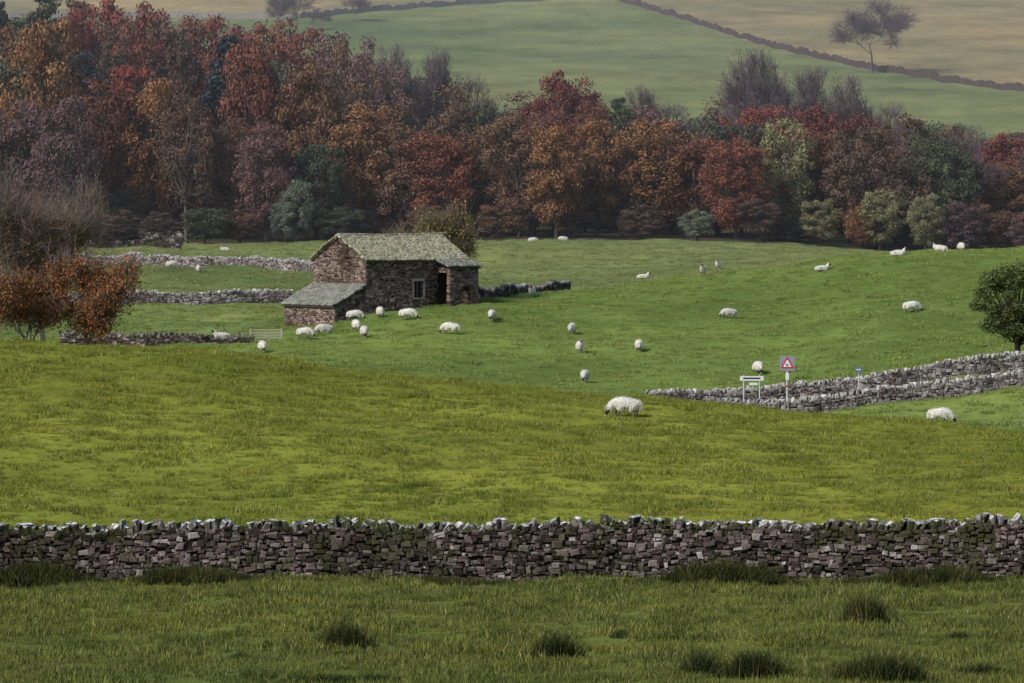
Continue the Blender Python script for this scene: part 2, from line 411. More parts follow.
    c=Cn+a*5.45+up*2.2+gd*.22; stone_mesh('window_frame_bar',[(c,a,gd,up,.025,.64,.02,0)],[M_fr],e,rng,.0)
    s0,s1,pr=7.4,10.4,1.65; po=Cn+a*s0-gd*pr
    panel('porch_front_wall',po,a,-gd,s1-s0,-.6,lambda s:3.95,[(1.3,2.2,.2,2.3)])
    panel('porch_far_wall',po+a*(s1-s0),gd,a,pr-.1,-.6,lambda s:3.95)
    panel('porch_side_lintel',po+gd*.42,gd,-a,pr-.52,3.55,lambda s:3.95)
    t0=Cn+a*(s0-.15)+up*4.6-gd*.1; dn=norm(-gd*pr+up*-.5)
    slab('porch_roof_base',[t0-up*.1,t0+a*(s1-s0+.3)-up*.1,t0+a*(s1-s0+.3)+dn*1.9-up*.1,t0+dn*1.9-up*.1],.07,M_under)
    slates('porch_roof',t0,a,dn,s1-s0+.3,1.9,M_slate2)
    ll=3.1; lo=Cn-a*ll+gd*.15; LW=W-.3; zt=2.55; zl=1.05
    panel('leanto_outer_wall',lo,gd,-a,LW,-2.2,lambda s:zl)
    panel('leanto_side_wall',lo,a,-gd,ll,-2.2,lambda s:zl+(zt-zl)*s/ll)
    panel('leanto_back_wall',lo+gd*LW,a,gd,ll,-2.2,lambda s:zl+(zt-zl)*s/ll)
    t0=Cn+up*zt+gd*0-a*.02; dn=norm(-a*ll+up*(zl-zt)); ln=math.hypot(ll,zt-zl)+.25
    slab('leanto_roof_base',[t0-up*.02,t0+gd*(LW+.3)-up*.02,t0+gd*(LW+.3)+dn*ln-up*.02,t0+dn*ln-up*.02],.08,M_under)
    slates('leanto_roof',t0+up*.06,gd,dn,LW+.3,ln,M_slate2)
barn()

# ------------------------------------------------------------------ tree builders
def tubes(segs,sides=4):
    A=np.array([s[0] for s in segs],float);B=np.array([s[1] for s in segs],float);ra=np.array([s[2] for s in segs]);rb=np.array([s[3] for s in segs])
    dr=B-A; dr/=np.linalg.norm(dr,axis=1)[:,None]+1e-9
    ref=np.where(np.abs(dr[:,2:3])<.9,[[0,0,1.]],[[1.,0,0]]); p=np.cross(dr,ref); p/=np.linalg.norm(p,axis=1)[:,None]; q=np.cross(dr,p)
    an=np.arange(sides)*2*math.pi/sides; N=len(A)
    c=np.cos(an)[None,:,None]*p[:,None,:]+np.sin(an)[None,:,None]*q[:,None,:]
    V=np.concatenate([A[:,None]+c*ra[:,None,None],B[:,None]+c*rb[:,None,None]],1).reshape(-1,3)
    k=np.arange(sides);k2=(k+1)%sides
    f=np.stack([k,k2,sides+k2,sides+k],-1); Fc=(np.arange(N)[:,None,None]*2*sides+f[None]).reshape(-1,4)
    return V,Fc
def grow(rng,p,dr,ln,r,lv,mx,segs,tips,kids=3,ang=.75,shr=.68,upb=.12):
    ns=3; 
    for k in range(ns):
        dr=dr+rng.normal(0,.12,3)+np.array([0,0,upb*(.5 if lv==0 else 1)]); dr=dr/np.linalg.norm(dr)
        q=p+dr*ln/ns; r2=r*(1-.16*(k+1)/1.0) if lv<mx else r*(1-.3*(k+1)/ns)
        r2=max(r2,.006); segs.append((p,q,r,r2)); p=q; r=r2
        if lv<mx and (lv>0 or k>0):
            nk=kids if k==ns-1 else rng.integers(1,kids)
            for _ in range(nk):
                ax=rng.normal(0,1,3); ax-=ax.dot(dr)*dr; ax/=np.linalg.norm(ax)
                aa=ang*rng.uniform(.5,1.3); nd=dr*math.cos(aa)+ax*math.sin(aa)
                grow(rng,p,nd,ln*shr*rng.uniform(.75,1.15),r*.62,lv+1,mx,segs,tips,kids,ang,shr,upb)
    tips.append(p)
def quads(P,s,rng,nrm=None,asp=.6):
    N=len(P); a=rng.normal(0,1,(N,3))
    if nrm is not None: a=a-np.sum(a*nrm,1)[:,None]*nrm*.8
    a/=np.linalg.norm(a,axis=1)[:,None]; b=rng.normal(0,1,(N,3)); 
    if nrm is not None: b=b-np.sum(b*nrm,1)[:,None]*nrm*.6
    b-=np.sum(a*b,1)[:,None]*a; b/=np.linalg.norm(b,axis=1)[:,None]
    s=s[:,None]; V=np.stack([P-a*s,P-b*s*asp,P+a*s,P+b*s*asp],1).reshape(-1,3)
    return V,np.arange(4*N).reshape(-1,4)
def join(parts):
    V=[];Fc=[];mi=[];o=0
    for (v,f,m) in parts:
        V.append(v);Fc.append(f+o);o+=len(v);mi.append(np.full(len(f),m,np.int32))
    return np.concatenate(V),np.concatenate(Fc),np.concatenate(mi)
def tree_mesh(name,parts,mats):
    V,Fc,mi=join(parts); o=mk(name,V,Fc,mats,do_link=False); o.data.polygons.foreach_set('material_index',mi); me=o.data; bpy.data.objects.remove(o); return me
def blobs(rng,h,w,basef,nb,nl,size,flat=.8,rr=(.07,.15),pw=2.7):
    zc=h*(basef+1)/2; hz=h*(1-basef)/2
    v=rng.normal(0,1,(nb,3)); v/=np.linalg.norm(v,axis=1)[:,None]; r=rng.uniform(.2,1,nb)**.4
    rxy=np.hypot(v[:,0],v[:,1]); v2=v/((rxy**pw+np.abs(v[:,2])**pw)**(1/pw))[:,None]
    lob=rng.normal(0,1,(10,3)); lob/=np.linalg.norm(lob,axis=1)[:,None]; la=rng.uniform(-.20,.12,10)
    f=1+np.sum(la[None]*np.clip((v@lob.T-.55)/.45,0,1),1)
    R=w*rng.uniform(rr[0],rr[1],nb)
    c=v2*(r*f)[:,None]*np.array([w/2*.80,w/2*.80,hz*.86])+np.array([0,0,zc])
    k=rng.integers(0,nb,nl); dv_=rng.normal(0,1,(nl,3)); dv_[:,2]+=.35; dv_/=np.linalg.norm(dv_,axis=1)[:,None]
    P=c[k]+dv_*(R[k]*rng.uniform(.45,1.1,nl))[:,None]*np.array([1,1,flat])
    V,Fc=quads(P,size*rng.uniform(.5,1.3,nl),rng,dv_); return V,Fc,c
def broad(seed,mat,bark,h=18,w=13,basef=.04,nb=110,nl=15000,size=.20):
    rng=np.random.default_rng(seed); V,Fc,c=blobs(rng,h,w,basef,nb,nl,size)
    segs=[];zt=h*max(.2,basef+.1)
    segs.append((np.array([0,0,-1.]),np.array([0,0,zt*.5]),.38,.3)); segs.append((np.array([0,0,zt*.5]),np.array([.1,.1,zt]),.3,.25)); segs.append((np.array([.1,.1,zt]),np.array([0,.1,h*.75]),.24,.1))
    for q in c[::2]:
        zs=min(q[2]-.5,rng.uniform(zt*.8,h*.6)); s=np.array([.05,.05,max(zt*.7,zs)]); m=(s+q)/2+np.array([0,0,-.3]); segs.append((s,m,.12,.08)); segs.append((m,q,.08,.03))
    tv,tf=tubes(segs); return tree_mesh('broadleaf',[(V,Fc,0),(tv,tf,1)],[mat,bark])
def bare(seed,twig,bark,h=16,w=13,mx=4,tw=.03,nst=5000,sl=(.4,1.3),ang=.62,r0=.3):
    rng=np.random.default_rng(seed); segs=[];tips=[]
    grow(rng,np.array([0,0,-.5]),np.array([0,0,1.]),h*.36,r0,0,mx,segs,tips,3,ang,.66,.10)
    A=np.array([s[0] for s in segs]); mz=A[:,2].max(); mw=np.percentile(np.abs(A[:,:2]),99.5); sc=np.array([w/2/mw,w/2/mw,h/mz])
    segs=[(s[0]*sc,s[1]*sc,max(s[2],tw),max(s[3],tw*.8)) for s in segs]
    tips=np.array(tips)*sc
    k=rng.integers(0,len(tips),nst); dn=rng.normal(0,.55,(nst,3)); dn[:,2]+=.35; out=tips[k]-np.array([0,0,h*.45]); out/=np.linalg.norm(out,axis=1)[:,None]+1e-6; dn+=out*.5; dn/=np.linalg.norm(dn,axis=1)[:,None]
    st=tips[k]+rng.normal(0,.25,(nst,3)); en=st+dn*rng.uniform(sl[0],sl[1],nst)[:,None]
    pw=rng.normal(0,1,(nst,3)); pw-=np.sum(pw*dn,1)[:,None]*dn; pw/=np.linalg.norm(pw,axis=1)[:,None]; pw*=tw*.7
    V=np.stack([st-pw,st+pw,en+pw*.4,en-pw*.4],1).reshape(-1,3); Fc=np.arange(4*nst).reshape(-1,4)
    tv,tf=tubes(segs,3); return tree_mesh('bare_tree',[(V,Fc,0),(tv,tf,1)],[twig,bark]),tips
def conifer(seed,mat,bark,h=20,w=8,nl=11000):
    rng=np.random.default_rng(seed)
    nbr=130; z=rng.uniform(.1,1,nbr)**.8; az=rng.uniform(0,6.28,nbr)
    k=rng.integers(0,nbr,nl); t=rng.uniform(0.1,1,nl)**.6
    rad=(1-z[k])**.6*w/2*(.72+.28*np.sin(az[k]*3+seed))+.3; r=rad*t
    P=np.stack([np.cos(az[k])*r,np.sin(az[k])*r,z[k]*h-r*.25+0*r],-1)+rng.normal(0,.3,(nl,3))*np.array([1,1,.8])
    V,Fc=quads(P,.22*rng.uniform(.5,1.3,nl),rng); tv,tf=tubes([(np.array([0,0,-1.]),np.array([0,0,h*.97]),.3,.05)])
    return tree_mesh('conifer',[(V,Fc,0),(tv,tf,1)],[mat,bark])
def pine(seed,mat,bark,h=20,w=9):
    rng=np.random.default_rng(seed); V,Fc,c=blobs(rng,h,w,.25,60,10000,.2,flat=.55,rr=(.09,.18))
    segs=[(np.array([0,0,-1.]),np.array([0,0,h*.9]),.33,.1)]+[(np.array([0,0,max(h*.45,q[2]-1.5)]),q,.12,.04) for q in c]
    tv,tf=tubes(segs); return tree_mesh('pine',[(V,Fc,0),(tv,tf,1)],[mat,bark])

L_rust=mat_leaf('leaves_rust',(.095,.042,.034),(.14,.058,.042),(.19,.084,.055))
L_red=mat_leaf('leaves_red',(.105,.036,.034),(.155,.048,.040),(.21,.072,.050))
L_orange=mat_leaf('leaves_orange_brown',(.11,.060,.036),(.165,.088,.045),(.22,.125,.062))
L_brown=mat_leaf('leaves_brown',(.075,.051,.041),(.108,.07,.050),(.148,.098,.067))
L_olive=mat_leaf('leaves_olive',(.115,.113,.062),(.16,.16,.085),(.215,.21,.115))
L_green=mat_leaf('leaves_dark_green',(.038,.048,.034),(.06,.073,.048),(.088,.10,.06))
L_fir=mat_leaf('needles_blue',(.028,.038,.042),(.042,.055,.058),(.06,.075,.074))
L_purp=mat_leaf('leaves_purple',(.088,.057,.057),(.125,.076,.075),(.165,.102,.096))
L_pale=mat_leaf('leaves_grey_green',(.08,.10,.08),(.125,.148,.11),(.17,.197,.14))
K={}
for i,(k,m) in enumerate((('rust',L_rust),('red',L_red),('orange',L_orange),('brown',L_brown),('olive',L_olive),('green',L_green),('purple',L_purp),('pale',L_pale))):
    K[k]=[broad(100+i*10,m,M_bark),broad(101+i*10,m,M_bark,basef=.08,nb=85)]
    K[k+'_tall']=[broad(105+i*10,m,M_barkg,basef=.2,nb=85,nl=11000)]
K['fir']=[conifer(3,L_fir,M_bark),conifer(4,L_fir,M_bark)]
K['pine']=[pine(5,L_fir,M_bark),pine(6,L_green,M_bark)]
K['bare']=[bare(21,M_twig,M_twig,18,13,4,.04,8000)[0],bare(22,M_twig,M_barkg,18,13,4,.04,8000)[0]]
NOMH={'fir':(20,8),'pine':(20,9)}
wood=empty('autumn_woodland',(0,600,0))
def inst(kind,u,top,d,wpx,parent=wood,name=None):
    x=X(u,d); z=h1(x,d); h=(HC-(top-HR)*d/F-z)*(1.05 if kind!='bare' else 1); nh,nw=NOMH.get(kind.split('_')[0],(18,13))
    o=bpy.data.objects.new(name or (kind.split('_')[0]+'_tree'),random.choice(K[kind])); link(o); s=wpx*d/F/nw
    o.scale=(s,s*random.uniform(.9,1.1),max(.15,h/nh)); o.rotation_euler=(0,0,random.uniform(0,6.28)); o.location=(x,d,z-.1)
    if parent: o.parent=parent; o.location=(x,d-600,z-.1)
    return o
front=[(-60,95,'purple',120),(-10,110,'brown',110),(30,98,'purple',96),(66,92,'purple_tall',86),(104,78,'rust',92),(148,78,'orange',88),(186,98,'brown_tall',76),(236,118,'brown_tall',70),
(266,120,'purple',76),(322,138,'green',70),(360,106,'orange',116),(402,128,'brown',90),(440,126,'rust',92),(476,124,'orange',84),(520,116,'brown',96),(556,126,'orange',84),(596,120,'orange',88),
(565,148,'brown',80),(622,148,'brown',80),(652,118,'orange',98),(696,132,'rust',92),(736,136,'rust',84),(784,116,'olive',70),(822,123,'rust',90),(858,128,'brown',92),
(905,148,'brown',90),(945,133,'green',84),(978,140,'bare',90),(1008,163,'orange',84),(1040,150,'brown',90),(1090,140,'rust',100),(1150,150,'purple',100)]
for (u_,tp,k,w) in front: inst(k,u_,tp,random.uniform(594,612),w)
low=[(20,200,'brown',60),(-30,190,'green',70),(120,210,'brown',50),(205,205,'green',60),(240,210,'brown',50),(296,178,'pale',46),(285,200,'pale',40),(880,188,'olive',56),(925,192,'olive',50),(860,205,'orange',44),(960,200,'purple',70),(430,205,'brown',60),(340,205,'green',60),(500,200,'brown',60),(640,205,'brown',60),(760,200,'brown',60),(820,200,'olive',50),(160,212,'brown',50),(75,208,'green',50),(990,205,'brown',60),(1030,210,'purple',60)]
for (u_,tp,k,w) in low: inst(k,u_,tp,random.uniform(590,596),w)
for i in range(56):
    inst(random.choice(['brown','green','purple','brown','rust','green']),-160+i*25+random.uniform(-9,9),random.uniform(180,225),random.uniform(602,632),random.uniform(46,72))
mid=[(229,46,'fir',84),(213,84,'fir',64),(250,70,'fir',62),(300,80,'red',90),(268,84,'rust',80),(180,66,'red',90),(130,62,'red',96),(60,70,'purple',96),(15,72,'rust',96),(330,80,'brown',90),(385,82,'brown',90),(45,40,'pine',84),(82,52,'pine',74),(8,48,'pine',84),
(566,66,'red',92),(540,90,'red',60),(598,94,'rust',60),(622,98,'pine',44),(455,88,'brown',90),(490,98,'green',90),(540,104,'rust',80),(650,104,'purple',90),(700,112,'green',90),(770,104,'red',96),(812,100,'red',96),(850,108,'rust',96),(740,108,'rust',90),(900,118,'brown',90),(935,118,'green',90),(960,144,'purple',90),(1010,130,'red',96),(1060,130,'green',96),(-60,70,'red',110)]
for (u_,tp,k,w) in mid: inst(k,u_,tp,random.uniform(640,668),w)
back=[(8,2,'pine',84),(38,-4,'pine',84),(70,2,'pine',80),(100,-12,'red',94),(138,-2,'red',108),(176,8,'rust',100),(210,14,'red',96),(150,26,'brown',100),(240,20,'red',90),(270,18,'rust',100),(306,26,'red',100),(342,28,'purple',94),(378,48,'rust',96),(412,54,'bare',90),(455,56,'bare',90),(490,82,'bare',80),(430,78,'brown',90),(520,96,'brown',90),(600,98,'green',80),(652,90,'bare',70),(640,110,'brown',90),(690,108,'bare',90),
(742,62,'bare',96),(778,56,'bare',100),(820,72,'bare',90),(860,82,'bare',90),(720,102,'brown',90),(790,98,'rust',90),(860,108,'red',90),(905,108,'bare',80),(940,122,'rust',90),(985,128,'bare',90),(1030,132,'brown',96),(1090,128,'bare',96),(1140,128,'rust',96),(-40,10,'pine',84),(-90,20,'rust',100),(-140,30,'brown',100),(0,35,'brown',96),(50,40,'green',96)]
for (u_,tp,k,w) in back: inst(k,u_,tp,random.uniform(705,745),w)
OU=[-200,0,40,100,150,200,260,300,340,400,450,490,540,600,650,700,750,800,860,900,950,1000,1300]
OT=[40,10,10,0,10,18,26,32,34,56,70,92,108,104,104,114,96,100,106,118,142,134,134]
for i in range(62):
    u_=-220+i*24+random.uniform(-8,8); k=random.choice(['rust','brown','orange','purple','green','brown','rust','bare','brown','green'])
    inst(k,u_,np.interp(u_,OU,OT)+random.uniform(8,60),random.choice([625,682,690,760]),random.uniform(74,104))
hs=bpy.data.objects.new('round_shrub',K['pale'][0]); link(hs); x_,d_=X(697,584),584.; hs.location=(x_,d_,h1(x_,d_)-.2); hs.scale=(.46,.46,.27)
def put(me,name,u_,row,dmin,s,rot=0,d=None):
    if d is None: x,dd=find(u_,row,dmin)
    else: dd=d;x=X(u_,d)
    o=bpy.data.objects.new(name,me); link(o); o.location=(x,dd,h1(x,dd)-.1); o.scale=s if hasattr(s,'__len__') else (s,s,s); o.rotation_euler=(0,0,rot); return o
bigbare=bare(29,M_twig,M_twig,18,26,5,.035,5000,(.5,2.2),.85,.4)[0]
put(bigbare,'hilltop_tree',872,72,900,(.85,.85,1.0),1)
put(bigbare,'hilltop_tree',280,40,900,(.6,.6,.85),2)
put(bigbare,'hilltop_tree',355,22,900,(.4,.4,.45),3)
put(bigbare,'hilltop_tree',318,30,900,(.3,.3,.35),4)
def leafy(seed,h,w,mx,twig,leafm,nleaf,lsize,zlo,zhi,nst=9000,tw=.012,ang=.62):
    rng=np.random.default_rng(seed); me,tips=bare(seed,twig,M_barkg if twig is M_twigl else twig,h,w,mx,tw,nst,ang=ang)
    m=(tips[:,2]>zlo*h)&(tips[:,2]<zhi*h); tp=tips[m]
    if nleaf and len(tp):
        k=rng.integers(0,len(tp),nleaf); P=tp[k]+rng.normal(0,.3,(nleaf,3)); V,Fc=quads(P,lsize*rng.uniform(.5,1.3,nleaf),rng)
        o=mk('l',V,Fc,[leafm],do_link=False); return me,o.data
    return me,None
L_bronze=mat_leaf('leaves_bronze',(.15,.062,.026),(.23,.095,.036),(.32,.145,.055))
L_holly=mat_leaf('leaves_hedge_green',(.04,.05,.02),(.075,.09,.03),(.12,.13,.045))
L_yel=mat_leaf('leaves_yellow_green',(.12,.12,.035),(.19,.18,.05),(.27,.25,.07))
def near_tree(name,seed,u_,d,h,w,mx,twig,leafm,nleaf,lsize,zlo,zhi,**k):
    e=empty(name,(X(u_,d),d,h1(X(u_,d),d)-.1)); me,lf=leafy(seed,h,w,mx,twig,leafm,nleaf,lsize,zlo,zhi,**k)
    a=bpy.data.objects.new('branches',me); link(a); a.parent=e
    if lf: b=bpy.data.objects.new('leaves',lf); link(b); b.parent=e
near_tree('ash_tree',31,46,271,12.6,11.5,5,M_twigl,L_bronze,5000,.065,.1,.75,nst=6500,ang=.8)
near_tree('ash_tree',39,-14,269,13.6,12.5,5,M_twigl,L_bronze,5000,.065,.1,.75,nst=6500,ang=.8)
near_tree('hawthorn_tree',32,80,264,8.2,6.6,5,M_twigl,L_bronze,16000,.085,.0,.9,nst=1500)
near_tree('hawthorn_tree',35,30,262,7.0,7.0,5,M_twigl,L_bronze,16000,.085,.0,.9,nst=1500)
near_tree('willow_tree',33,452,370,8.6,6.4,5,M_twigo,L_yel,5000,.09,.1,1.,nst=4500,tw=.018)
near_tree('hawthorn_tree',37,398,372,6.6,3.2,4,M_twigo,L_yel,1200,.09,.2,1.,nst=3000,tw=.018)
rng=np.random.default_rng(41); V,Fc,c=blobs(rng,6.6,6.9,.10,85,24000,.085,rr=(.06,.13),pw=2.2)
segs=[(np.array([0,0,-.6]),np.array([0,0,2.2]),.2,.14)]+[(np.array([0,0,rng.uniform(.8,2.4)]),q,.06,.015) for q in c]
tv,tf=tubes(segs); me=tree_mesh('holly',[(V,Fc,0),(tv,tf,1)],[L_holly,M_bark]); put(me,'holly_tree',1018,0,0,(1.05,1.05,1),0,d=272)

# ------------------------------------------------------------------ grass
def blades(P,h,w,lean,rng,segs=2):
    N=len(P); az=rng.uniform(0,6.28,N); pa=rng.uniform(0,6.28,N); dx=np.cos(az)*lean*h; dy=np.sin(az)*lean*h; px=np.cos(pa)*w/2; py=np.sin(pa)*w/2
    rows=[]
    for s in range(segs+1):
        t=s/segs; ww=(1-t)**.8+.12
        cx=P[:,0]+dx*t**1.6; cy=P[:,1]+dy*t**1.6; cz=P[:,2]+h*t*(1-.3*lean*t)
        rows.append(np.stack([cx-px*ww,cy-py*ww,cz],-1)); rows.append(np.stack([cx+px*ww,cy+py*ww,cz],-1))
    V=np.stack(rows,1).reshape(-1,3); nv=2*(segs+1)
    f=np.array([[2*s,2*s+1,2*s+3,2*s+2] for s in range(segs)]); return V,(np.arange(N)[:,None,None]*nv+f[None]).reshape(-1,4)
def tuft_coll(name,mat,seed,n=6,R=.42,nt=12,nb=12,h=(.04,.13),w=.014,lean=.6,segs=1):
    col=bpy.data.collections.new(name); rng=np.random.default_rng(seed)
    for i in range(n):
        Ps=[];hh=[]
        for k in range(nt):
            r=R*math.sqrt(rng.random()); a=rng.uniform(0,6.28); c=np.array([r*math.cos(a),r*math.sin(a),-.02]); sp=rng.uniform(.02,.09); q=c+rng.normal(0,1,(nb,3))*np.array([sp,sp,0])
            Ps.append(q); hh.append(np.full(nb,rng.uniform(*h))*rng.uniform(.6,1.2,nb))
        V,Fc=blades(np.concatenate(Ps),np.concatenate(hh),w,rng.uniform(.2,1,nt*nb)*lean,rng,segs)
        o=mk('tuft',V,Fc,[mat],do_link=False); col.objects.link(o)
    return col
def scatter(name,P,scl,coll,rng):
    me=bpy.data.meshes.new(name); me.from_pydata(P.tolist(),[],[]); N=len(P)
    r=np.zeros((N,3)); r[:,2]=rng.uniform(0,6.28,N)
    at=me.attributes.new('rot','FLOAT_VECTOR','POINT'); at.data.foreach_set('vector',r.reshape(-1))
    at=me.attributes.new('scl','FLOAT','POINT'); at.data.foreach_set('value',scl)
    o=bpy.data.objects.new(name,me); link(o)
    ng=bpy.data.node_groups.new(name,'GeometryNodeTree'); ng.interface.new_socket('Geometry',in_out='INPUT',socket_type='NodeSocketGeometry'); ng.interface.new_socket('Geometry',in_out='OUTPUT',socket_type='NodeSocketGeometry')
    n=ng.nodes; gi=n.new('NodeGroupInput'); go=n.new('NodeGroupOutput'); ip=n.new('GeometryNodeInstanceOnPoints'); ci=n.new('GeometryNodeCollectionInfo')
    ci.inputs['Collection'].default_value=coll; ci.inputs['Separate Children'].default_value=True; ci.inputs['Reset Children'].default_value=True
    a1=n.new('GeometryNodeInputNamedAttribute'); a1.data_type='FLOAT_VECTOR'; a1.inputs['Name'].default_value='rot'
    a2=n.new('GeometryNodeInputNamedAttribute'); a2.data_type='FLOAT'; a2.inputs['Name'].default_value='scl'
    ip.inputs['Pick Instance'].default_value=True
    l=ng.links.new; l(gi.outputs[0],ip.inputs['Points']); l(ci.outputs[0],ip.inputs['Instance']); l(a1.outputs[0],ip.inputs['Rotation']); l(a2.outputs[0],ip.inputs['Scale']); l(ip.outputs[0],go.inputs[0])
    md=o.modifiers.new('scatter','NODES'); md.node_group=ng; return o
def field(y0,y1,dens,ulo,uhi,rng,pad=3):
    n=int(dens*(y1-y0)*((uhi-ulo)/F*(y0+y1)/2+2*pad)); y=np.sqrt(rng.uniform(y0*y0,y1*y1,n)); u=rng.uniform(0,1,n); x=(ulo-512)/F*y-pad+u*((uhi-ulo)/F*y+2*pad)
    return x,y
rg=np.random.default_rng(17)
G_hill=mat_grass('grass_hill',(.105,.125,.022),(.18,.20,.034),(.25,.262,.052),(.34,.30,.16),.2,pv=.6)
G_front=mat_grass('grass_rough',(.062,.08,.02),(.115,.138,.032),(.185,.195,.055),(.34,.29,.15),.15)
G_mid=mat_grass('grass_mid',(.105,.148,.036),(.15,.20,.05),(.20,.245,.07),(.26,.26,.13),pv=.4)
G_far=mat_grass('grass_far',(.132,.155,.052),(.162,.19,.065),(.20,.222,.085),(.26,.25,.14),pv=.4)
c1=tuft_coll('tufts_hill',G_hill,1,segs=2); c2=tuft_coll('tufts_front',G_front,2,h=(.04,.17),segs=2); c3=tuft_coll('tufts_mid',G_mid,3,w=.024,nb=8); c4=tuft_coll('tufts_far',G_far,4,w=.034,nb=6)
def clump(x,y): return np.clip(.9+.55*np.sin(x*1.7+1.3*np.sin(y*.9))*np.sin(y*1.1+1.1*np.sin(x*.7)),.4,1.6)
x,y=field(108,194,5,-10,1034,rg,2); scatter('hill_pasture_grass',np.stack([x,y,H(x,y)],-1),clump(x,y)*rg.uniform(.6,1.45,len(x)),c1,rg)
x,y=field(78,106.4,8.5,-10,1034,rg,2); scatter('rough_grass',np.stack([x,y,H(x,y)],-1),clump(x,y)*rg.uniform(.6,1.55,len(x)),c2,rg)
x,y=field(205,400,1.8,-10,1034,rg,2); m=(np.abs(y-250.2)>3.2); x,y=x[m],y[m]; scatter('mid_pasture_grass',np.stack([x,y,H(x,y)],-1),clump(x,y)*rg.uniform(.7,1.6,len(x)),c3,rg)
x,y=field(400,588,.7,-10,1034,rg,2); scatter('far_pasture_grass',np.stack([x,y,H(x,y)],-1),rg.uniform(.9,2,len(x)),c4,rg)
G_weed=mat_grass('weeds',(.022,.028,.010),(.04,.048,.016),(.07,.075,.026),(.15,.11,.05))
c5=tuft_coll('tufts_weed',G_weed,5,R=.3,nt=9,nb=22,h=(.12,.40),w=.02,lean=.7,segs=2)
n=1500; x=rg.uniform(-16,16,n); uu=512+x/106*F
wt=.35+.9*np.exp(-((uu-30)/50)**2)+.8*np.exp(-((uu-185)/45)**2)+1.1*np.exp(-((uu-720)/50)**2)+.8*np.exp(-((uu-930)/60)**2)+.3*np.exp(-((uu-450)/60)**2)
m=rg.random(n)<wt*.8; x=x[m]; wt=wt[m]; y=106.2-np.abs(rg.normal(0,.4,len(x))); scatter('wall_foot_weeds',np.stack([x,y,H(x,y)],-1),np.clip(wt,.3,1.35)*rg.uniform(.6,1.35,len(x)),c5,rg)
n=620; x=rg.uniform(-15,15,n); uu=512+x/107*F; wt=.2+.8*np.exp(-((uu-70)/130)**2)+.5*np.exp(-((uu-290)/40)**2)+.5*np.exp(-((uu-640)/60)**2)+.4*np.exp(-((uu-830)/30)**2)
m=rg.random(n)<wt; x=x[m]; yb=np.interp(x,[-20,-8,4,20],[106.6,107.1,107.3,106.8]); y=yb+rg.uniform(-.26,.1,len(x)); scatter('wall_top_moss',np.stack([x,y,H(x,yb)+1.19+rg.uniform(-.06,.1,len(x))],-1),rg.uniform(.3,.5,len(x)),c5,rg)
M_rush=mat_grass('rushes',(.014,.022,.008),(.028,.04,.013),(.052,.064,.022),(.15,.12,.055))
def rush(u_,row,wpx,hpx):
    x,d=find(u_,row,70); rng=np.random.default_rng(int(u_)); w=wpx/F*d; h=hpx/F*d*1.3; N=int(1000*max(.6,w))
    P=rng.normal(0,1,(N,3))*np.array([w*.24,.16,0]); P[:,2]=-.04
    V,Fc=blades(P,h*rng.uniform(.45,1.05,N)*(1-.35*np.clip(np.abs(P[:,0])/(w*.6),0,1)),.016,rng.uniform(.05,.75,N),rng,3)
    o=mk('rush_clump',V,Fc,[M_rush]); o.location=(x,d,h1(x,d))
for r in ((343,650,48,27),(557,661,52,25),(702,675,46,23),(755,680,62,27),(865,627,48,33),(880,684,94,30),(325,684,80,10),(375,684,60,9),(925,668,30,10),(985,676,60,11),(960,640,26,8),(150,600,30,8),(470,610,26,8),(240,662,24,8),(620,640,22,7)): rush(*r)

# ------------------------------------------------------------------ sheep
tW=NT('wool'); n_=tW.noise(14,4,.7,tW.n('ShaderNodeTexCoord').outputs['Object']); cW=tW.mix(tW.ramp(n_,[(.3,(.60,.55,.48)),(.5,(.78,.75,.68)),(.8,(.84,.82,.77))]),tW.ramp(tW.orand(),[(0,.82),(1,1.02)]),.7,'MULTIPLY')
M_wool=tW.finish(cW,.95,n_,.5,.02,transl=.15,spec=.05)
M_face=plain('black_face',(.018,.016,.016),.8); M_muz=plain('muzzle_white',(.45,.43,.40),.8); M_leg=plain('mottled_leg',(.10,.09,.085),.85,sc=20,var=.8); M_horn=plain('horn',(.28,.25,.2),.6)
def skin(verts,edges,rad,sub=2):
    me=bpy.data.meshes.new('sk'); me.from_pydata(verts,edges,[]); o=bpy.data.objects.new('sk',me); link(o)
    o.modifiers.new('s','SKIN')
    for i,r in enumerate(rad):
        sv=me.skin_vertices[0].data[i]; sv.radius=(r,r) if not hasattr(r,'__len__') else r
        sv.use_root=(i==0)
    md=o.modifiers.new('b','SUBSURF'); md.levels=sub; md.render_levels=sub
    dg=bpy.context.evaluated_depsgraph_get(); dg.update(); m2=bpy.data.meshes.new_from_object(o.evaluated_get(dg))
    bpy.data.objects.remove(o); return m2
